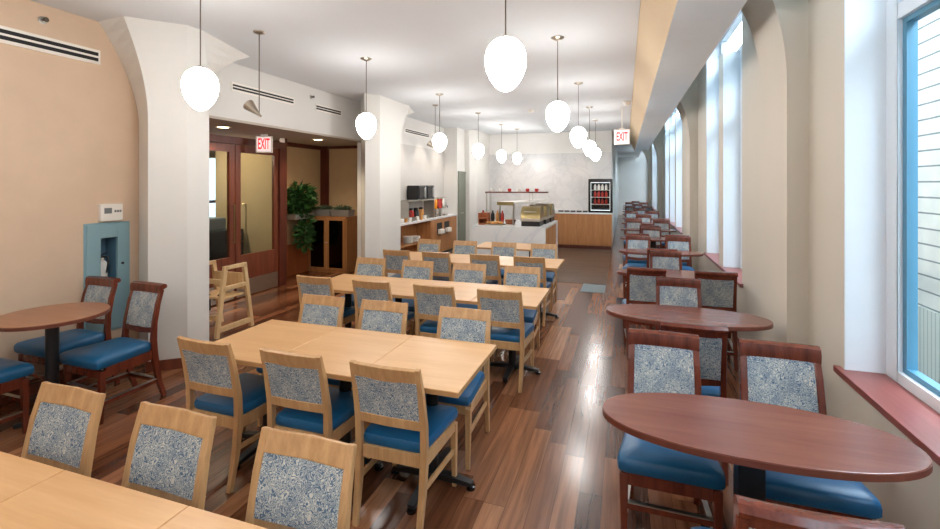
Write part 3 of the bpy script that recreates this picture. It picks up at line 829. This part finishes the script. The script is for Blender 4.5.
for i, x in enumerate((-6.06, -5.60)):
    t = thing('succulent_planter', ('left', 'right')[i] + ' zinc trough of succulents on the lobby cabinet', 'planter', (x, 8.38, 1.15), 0, 'planters on the lobby cabinet')
    bm = BM(); loft(bm, [[(a*.205,b*.10,0) for a, b in ((-1,-1),(1,-1),(1,1),(-1,1))], [(a*.22,b*.12,.13) for a, b in ((-1,-1),(1,-1),(1,1),(-1,1))]])
    finish('trough', bm, 'planter', t, bev=.004)
    bm = BM(); leaves(bm, 260, 0, 0, .15, .19, .09, .05, .06, 0); finish('succulents', bm, 'succulent', t)['kind'] = 'stuff'
t = thing('trailing_plant', 'leafy green plant in a wall trough left of the lobby cabinet', 'plant', (-6.12, 7.72, 1.13))
finish('trough', Box(-.17, .10, -.28, .28, 0, .10), 'planter', t, bev=.004)
bm = BM(); leaves(bm, 700, 0, 0, .36, .17, .33, .32, .13); finish('foliage', bm, 'leaf', t)
bm = BM(); leaves(bm, 330, .08, 0, -.25, .09, .20, .36, .12, .9); finish('trailing_foliage', bm, 'leaf', t)
t = thing('office_machine', 'dark machine seen through the left glass door', 'machine', (-7.0, 6.35, 0))
finish('body', Box(-.35, .35, -.45, .45, 0, 1.0), 'black', t, bev=.02)
finish('top_unit', Box(-.2, .2, -.25, .2, 1.0, 1.22), 'grey', t, bev=.03)

# ------------------------------------------------------------------ buffet bay on the left
t = thing('buffet_counter', 'long oak buffet counter with white top along the left wall', 'counter', (-4.645, 10.3, 0))
y0, y1 = -1.95, 1.86
bm = BM()
box(bm, -.19, .19, .05, y1, .08, .94)              # right carcass
box(bm, -.19, .19, y0, .05, .08, .12); box(bm, -.19, -.17, y0, .05, .12, .94); box(bm, -.19, .19, y0, y0+.03, .12, .94); box(bm, -.17, .18, y0+.03, .05, .46, .49)
finish('carcass', bm, 'oak', t, bev=.003)
finish('countertop', Box(-.205, .21, y0, y1+.015, .94, .985), 'marble', t, bev=.004)
finish('plinth', Box(-.19, .15, y0, y1, 0, .08), 'black', t)
for ya, yb in ((.45, .80), (.95, 1.30)):
    finish('niche_shade', Box(.186, .192, ya, yb, .56, .84), 'slot', t)  # dark sheet on the solid front, standing for the shade inside a recess
for ya, yb in ((.07, .40), (1.36, 1.84)):
    d = finish('door_panel', Box(.19, .203, ya, yb, .10, .92), 'oak', t, bev=.002)
NB = 'napkin stacks in the counter niches'
for k, (ya, z) in enumerate(((10.92, .70), (11.42, .70))):
    o = finish('napkin_stack', Box(-.045, .045, -.12, .12, 0, .10), 'napkin', None, bev=.006, loc=(-4.40, ya, z-.12))
    tag(o, ('left', 'right')[k] + ' stack of white napkins on the buffet counter front', 'napkins', NB)
    o = finish('napkin_tray', Box(-.055, .055, -.14, .14, -.02, 0), 'steel', None, loc=(-4.40, ya, z-.12)); tag(o, ('left', 'right')[k] + ' steel tray under napkins on the buffet counter front', 'tray', 'napkin trays')
def plate_stack(x, y, z, n, label, r=.12):
    bm = BM(); pr = []
    for i in range(n): pr += [(r*.7, i*.018), (r, i*.018+.012), (r*.98, i*.018+.016)]
    lathe(bm, pr, 24); o = finish('plate_stack', bm, 'china', None, smooth=True, loc=(x, y, z)); tag(o, label, 'plates', 'white plate stacks in the buffet counter')
plate_stack(-4.62, 9.45, .49, 9, 'left stack of white plates on the open counter shelf')
plate_stack(-4.62, 9.85, .49, 7, 'right stack of white plates on the open counter shelf')
# steel shelf with two black ovens
t = thing('steel_shelf', 'steel shelf standing on the left buffet counter', 'shelf', (-4.66, 10.0, .985))
finish('board', Box(-.16, .16, -.75, .78, .44, .47), 'steel', t, bev=.003)
for y in (-.7, .73): finish('leg', Box(-.14, .14, y-.015, y+.015, 0, .44), 'steel', t)
for i, y in enumerate((10.02, 10.50)):
    t = thing('microwave_oven', ('left', 'right')[i] + ' black oven on the steel buffet shelf', 'oven', (-4.66, y, 1.455), 0, 'black ovens on the buffet shelf')
    finish('body', Box(-.15, .15, -.215, .215, 0, .33), 'black', t, bev=.008)
    finish('door', Box(.15, .158, -.20, .10, .03, .30), 'blackgloss', t, bev=.003)
    finish('control_panel', Box(.15, .156, .115, .20, .03, .30), 'grey', t)
    finish('handle', Box(.158, .178, .06, .08, .06, .27), 'steel', t, bev=.004)
def dispenser(y, mat, label):
    t = thing('juice_dispenser', label, 'dispenser', (-4.64, y, .985), 0, 'drink dispensers on the left buffet counter')
    finish('base', Box(-.11, .11, -.10, .10, 0, .04), 'steel', t, bev=.004)
    finish('stand', Box(-.11, -.05, -.05, .05, .04, .20), 'steel', t)
    bm = BM(); lathe(bm, [(.085,.20),(.095,.21),(.095,.44),(.09,.45)], 24); finish('tank', bm, mat, t, smooth=True)
    bm = BM(); lathe(bm, [(.097,.45),(.097,.47),(.03,.50)], 24); finish('lid', bm, 'steel', t, smooth=True)
    bm = BM(); tube(bm, [(.09,0,.25),(.13,0,.25),(.135,0,.20)], .012, 8); finish('tap', bm, 'black', t)
dispenser(10.98, 'orange', 'orange juice dispenser on the left buffet counter')
dispenser(11.30, 'redjuice', 'red juice dispenser on the left buffet counter')
dispenser(11.62, 'steel', 'steel drink dispenser on the left buffet counter')
for k in range(8):
    bm = BM(); r = random.uniform(.04, .06); lathe(bm, [(r*.6,0),(r,.05),(r,.09),(r*.9,.085),(r*.5,.02)], 16)
    o = finish('bowl', bm, ('china', 'bread', 'china', 'steel')[k % 4], None, smooth=True, loc=(-4.52, 8.95+.2*k, .985))
    tag(o, 'bowl number %s in the line along the left buffet counter edge' % ['one','two','three','four','five','six','seven','eight'][k], 'bowl', 'small bowls on the left buffet counter')
for k in range(4):
    t = thing('cereal_jar', '%s dark jar under the steel buffet shelf' % NTH[k], 'jar', (-4.68, 9.45+.28*k, .985), 0, 'jars under the buffet shelf')
    bm = BM(); lathe(bm, [(.07,0),(.075,.02),(.075,.20),(.05,.23)], 20); finish('jar_body', bm, ('bread', 'redjuice', 'black', 'bread')[k], t, smooth=True)
    bm = BM(); lathe(bm, [(.052,.23),(.055,.27),(.02,.28)], 16); finish('lid', bm, 'black', t, smooth=True)

# ------------------------------------------------------------------ marble island
t = thing('buffet_island', 'white marble buffet island with oak side in the middle of the back area', 'counter', (-2.28, 10.2, 0))
finish('countertop', Box(-.77, .77, -.9, .9, .905, .955), 'marble', t, bev=.004)
finish('front_slab', Box(-.77, .77, -.9, -.85, 0, .905), 'marble', t, bev=.003)
finish('back_slab', Box(-.77, .77, .85, .9, 0, .905), 'marble', t, bev=.003)
bm = Box(-.74, .72, -.85, .85, .08, .905); finish('cabinet_body', bm, 'oak', t, bev=.003)
finish('plinth', Box(-.72, .68, -.85, .85, 0, .08), 'black', t)
for k in range(3):
    d = finish('door_panel', Box(.72, .735, -.82+.56*k, -.28+.56*k, .12, .88), 'oak', t, bev=.003)
def chafer(x, y, label):
    t = thing('chafing_dish', label, 'chafing dish', (x, y, .955), 0, 'roll-top chafing dishes on the island')
    finish('stand', Box(-.19, .19, -.24, .24, 0, .10), 'black', t, bev=.006)
    finish('water_pan', Box(-.205, .205, -.26, .26, .10, .16), 'steel', t, bev=.006)
    bm = BM(); rings = []
    for a in range(13):
        q = PI*a/12
        rings.append([(-.20, -.25*math.cos(q), .16+.25*math.sin(q)), (.20, -.25*math.cos(q), .16+.25*math.sin(q))])
    V = [[bm.verts.new(p) for p in r] for r in rings]
    for a, b in zip(V, V[1:]): bm.faces.new((a[0], a[1], b[1], b[0]))
    bm.faces.new([r[0] for r in V]); bm.faces.new([r[1] for r in V][::-1])
    finish('roll_top_lid', bm, 'brass', t, smooth=True)
    bm = BM(); tube(bm, [(-.12,-.235,.30),(-.12,-.275,.30),(.12,-.275,.30),(.12,-.235,.30)], .01, 8); finish('handle', bm, 'steel', t, smooth=True)
chafer(-1.83, 9.62, 'nearest roll-top chafing dish on the marble island')
chafer(-1.80, 10.25, 'middle roll-top chafing dish on the marble island')
chafer(-1.78, 10.85, 'farthest roll-top chafing dish on the marble island')
t = thing('food_guard', 'white topped food guard standing along the marble island', 'food guard', (-2.2, 10.25, .955), -math.radians(18))
finish('upper_shelf', Box(-.17, .24, -.74, .82, .455, .49), 'plastic', t, bev=.004)
finish('edge_trim', Box(-.17, .24, -.747, -.74, .415, .49), 'brass', t)
for x, y in ((-.14, -.68), (.20, -.68), (-.14, .76)): finish('post', Box(x-.014, x+.014, y-.014, y+.014, 0, .455), 'steel', t)
finish('guard_pane', Box(.205, .21, -.66, -.12, .12, .40), 'glass', t)
t = thing('bread_basket', 'brown basket of rolls under the white food guard on the island', 'basket', (-2.36, 9.85, .955))
bm = BM(); lathe(bm, [(.09,0),(.125,.09),(.118,.09),(.085,.012)], 20); finish('basket', bm, 'wains', t, smooth=True)
for k, (x, y) in enumerate(((-.05,-.03),(.05,-.03),(0,.05))):
    bm = BM(); lathe(bm, [(.02,0),(.045,.015),(.045,.04),(.02,.06)], 12)
    o = finish('roll', bm, 'bread', None, smooth=True, loc=(-2.36+x, 9.85+y, .985)); tag(o, '%s roll in the brown basket on the island' % ['left', 'right', 'rear'][k], 'roll', 'rolls in the basket')
for k in range(3):
    bm = BM(); pr = []
    for i in range(7): pr += [(.032, i*.03), (.042, i*.03+.028)]
    lathe(bm, pr, 16); o = finish('cup_stack', bm, 'china', None, smooth=True, loc=(-2.96+.11*k, 10.12, .955))
    tag(o, '%s stack of white cups from the left, at the back left of the island' % ['first','second','third'][k], 'cups', 'cup stacks on the island')

t = thing('rear_shelf', 'dark display shelf behind the food guard on the island', 'shelf', (-2.62, 10.45, .955))
finish('board', Box(-.45, .95, -.14, .26, .66, .69), 'darkwood', t, bev=.003)
for x, y in ((-.42, -.12), (-.42, .24), (.59, .24), (.59, -.12)): finish('post', Box(x-.012, x+.012, y-.012, y+.012, 0, .66), 'steel', t)
for k in range(6):
    bm = BM(); r = .045; lathe(bm, [(r*.6,0),(r,.03),(r,.07),(r*.9,.065)], 14)
    o = finish('cup', bm, ('china', 'china', 'red', 'china', 'red', 'red')[k], None, smooth=True, loc=(-2.95+.21*k, 10.48, 1.645))
    tag(o, '%s small cup on the dark display shelf over the island' % NTH[k], 'cup', 'cups on the island shelf')
t = thing('wooden_caddy', 'wooden cutlery caddy at the left front of the island', 'caddy', (-2.86, 9.55, .955))
bm = Box(-.10, .10, -.12, .12, 0, .03); box(bm, -.10, -.085, -.12, .12, .03, .25); box(bm, .085, .10, -.12, .12, .03, .25); box(bm, -.085, .085, .105, .12, .03, .25); box(bm, -.085, .085, -.12, .12, .13, .145)
finish('box', bm, 'wains', t, bev=.003)
t = thing('pastry_tray', 'tray of pastries at the left front of the island', 'tray', (-2.60, 9.47, .955))
finish('tray', Box(-.2, .2, -.14, .14, 0, .02), 'steel', t, bev=.004)
for k in range(8):
    bm = BM(); lathe(bm, [(.02,0),(.045,.012),(.045,.035),(.02,.055)], 14)
    o = finish('pastry', bm, 'bread', None, smooth=True, loc=(-2.74+.09*(k % 4), 9.41+.11*(k//4), .978))
    tag(o, 'golden bun on the pastry tray of the island', 'pastry', 'buns on the pastry tray')
for k in range(5):
    bm = BM(); lathe(bm, [(.03,0),(.042,.10),(.04,.20),(.018,.24),(.018,.28)], 14)
    o = finish('bottle', bm, ('redjuice', 'steel', 'black', 'bread', 'redjuice')[k], None, smooth=True, loc=(-3.0+.11*k, 9.93, .955))
    tag(o, '%s bottle from the left behind the pastry tray on the island' % ['first','second','third','fourth','fifth'][k], 'bottle', 'bottles on the island')

# ------------------------------------------------------------------ back counter with drinks fridge
t = thing('back_counter', 'oak cabinet counter under the marble back wall', 'counter', (-1.05, 13.66, 0))
finish('cabinet_body', Box(-.70, .70, -.30, .64, .10, .98), 'oak', t, bev=.003)
finish('countertop', Box(-1.6, .71, -.32, .64, .98, 1.02), 'marble', t, bev=.003)
finish('plinth', Box(-1.58, .69, -.27, .60, 0, .10), 'darkwood', t)
finish('left_cabinet', Box(-1.6, -.70, -.30, .64, .10, .98), 'oak', t, bev=.003)
for k in range(3): finish('door_panel', Box(-.69+.46*k, -.25+.46*k, -.315, -.30, .13, .95), 'oak', t, bev=.003)
t = thing('drinks_fridge', 'black framed drinks fridge on the back counter', 'fridge', (-.65, 13.62, 1.02))
w, h_ = .325, .94
bm = Box(-w, -w+.06, -.2, .25, 0, h_); box(bm, w-.06, w, -.2, .25, 0, h_); box(bm, -w+.06, w-.06, -.2, .25, h_-.09, h_); box(bm, -w+.06, w-.06, -.2, .25, 0, .06); box(bm, -w+.06, w-.06, .22, .25, .06, h_-.09)
finish('body', bm, 'blackgloss', t, bev=.004)
bm = BM(); a, b = -w+.06, w-.06
box(bm, a, a+.014, -.19, -.17, .06, h_-.09); box(bm, b-.014, b, -.19, -.17, .06, h_-.09); box(bm, a+.014, b-.014, -.19, -.17, .06, .08); box(bm, a+.014, b-.014, -.19, -.17, h_-.11, h_-.09)
finish('light_frame', bm, 'fridgelight', t)
for z in (.22, .42, .62): finish('shelf', Box(a, b, -.16, .2, z, z+.012), 'steel', t)
finish('pane', Box(a+.03, b-.03, -.184, -.180, .10, h_-.12), 'glass', t)
for r, z in enumerate((.232, .432, .632)):
    for k in range(4):
        bm = BM(); lathe(bm, [(.035,0),(.038,.01),(.038,.11),(.018,.14),(.018,.16)], 12)
        o = finish('drink_bottle', bm, ('redjuice', 'red', 'china')[r], None, smooth=True, loc=(-.80+.10*k, 13.58, 1.02+z))
        tag(o, '%s bottle from the left on the %s shelf of the drinks fridge' % (['first','second','third','fourth'][k], ['bottom','middle','top'][r]), 'bottle', 'bottles in the drinks fridge')
for k in range(5):
    bm = Box(-.07, .07, -.06, .06, 0, .04); o = finish('serving_tray', bm, 'black', None, bev=.005, loc=(-1.75+.17*k, 13.55, 1.02))
    tag(o, '%s black serving tray from the left on the back counter' % ['first','second','third','fourth','fifth'][k], 'tray', 'black trays on the back counter')
o = finish('floor_mat', Box(-.2, .2, -.32, .32, 0, .008), 'mat', None, loc=(-.52, 8.36, 0)); tag(o, 'grey mat on the wood floor at the edge of the dark tile', 'mat')

# ------------------------------------------------------------------ light
W = bpy.data.worlds.new('sky'); S.world = W; W.use_nodes = True
bg = W.node_tree.nodes['Background']; bg.inputs[0].default_value = (.70, .86, 1, 1)
tc = W.node_tree.nodes.new('ShaderNodeTexCoord'); sx_ = W.node_tree.nodes.new('ShaderNodeSeparateXYZ'); mr = W.node_tree.nodes.new('ShaderNodeMapRange')
mr.interpolation_type = 'SMOOTHSTEP'
for i_, v_ in ((1, -.15), (2, .45), (3, 1.2), (4, 10.0)): mr.inputs[i_].default_value = v_
W.node_tree.links.new(tc.outputs['Generated'], sx_.inputs[0]); W.node_tree.links.new(sx_.outputs[0], mr.inputs[0]); W.node_tree.links.new(mr.outputs[0], bg.inputs[1])
sun = bpy.data.lights.new('sun', 'SUN'); sun.energy = .6; sun.angle = .01; sun.color = (1, .97, .92)
so = bpy.data.objects.new('sun', sun); link(so)
so.rotation_euler = Vector((1, .25, -1.5)).to_track_quat('-Z', 'Y').to_euler()
for k, (a, b) in enumerate(cuts):
    L = bpy.data.lights.new('daylight_portal', 'AREA'); L.shape = 'RECTANGLE'; L.size = Z1-Z0; L.size_y = b-a
    L.cycles.is_portal = True
    o = bpy.data.objects.new('daylight_portal', L); link(o); o.location = (1.61, (a+b)/2, (Z0+Z1)/2); o.rotation_euler = (0, PI/2, 0)
def spot(x, y, z, tx, ty, tz, e, col, ang=1.6, r=.05):
    L = bpy.data.lights.new('spot', 'SPOT'); L.energy = e; L.color = col; L.spot_size = ang; L.spot_blend = .7; L.shadow_soft_size = r
    o = bpy.data.objects.new('spot', L); link(o); o.location = (x, y, z)
    o.rotation_euler = Vector((tx-x, ty-y, tz-z)).to_track_quat('-Z', 'Y').to_euler()
for x, y in ((-5.49, 5.23), (-5.38, 7.26)): spot(x, y, 2.62, x, y, 0, 40, (1, .82, .6), 2.2)
spot(-7.0, 5.6, 2.6, -6.3, 6.9, 1.1, 60, (1, .85, .65), 2.4)  # extra spot without a fixture, added to brighten the vestibule behind the doors
# ceiling washers over the marble wall and buffet panel
for x in (-3.3, -2.3, -1.25): spot(x, 13.2, 3.38, x, 14.3, 1.75, 26, (1, .78, .60), .75)
for y in (9.4, 10.6, 11.6): spot(-4.3, y, 3.38, -4.8, y, 1.2, 35, (1, .85, .7), 1.2)

S.view_settings.view_transform = 'Standard'; S.view_settings.look = 'None'; S.view_settings.gamma = 1
S.view_settings.use_curve_mapping = False
S.view_settings.exposure = .98
S.cycles.max_bounces = 10; S.cycles.diffuse_bounces = 6; S.cycles.glossy_bounces = 4; S.cycles.transparent_max_bounces = 12
S.cycles.caustics_reflective = False; S.cycles.caustics_refractive = False
S.cycles.sample_clamp_indirect = 8
S.cycles.use_denoising = True
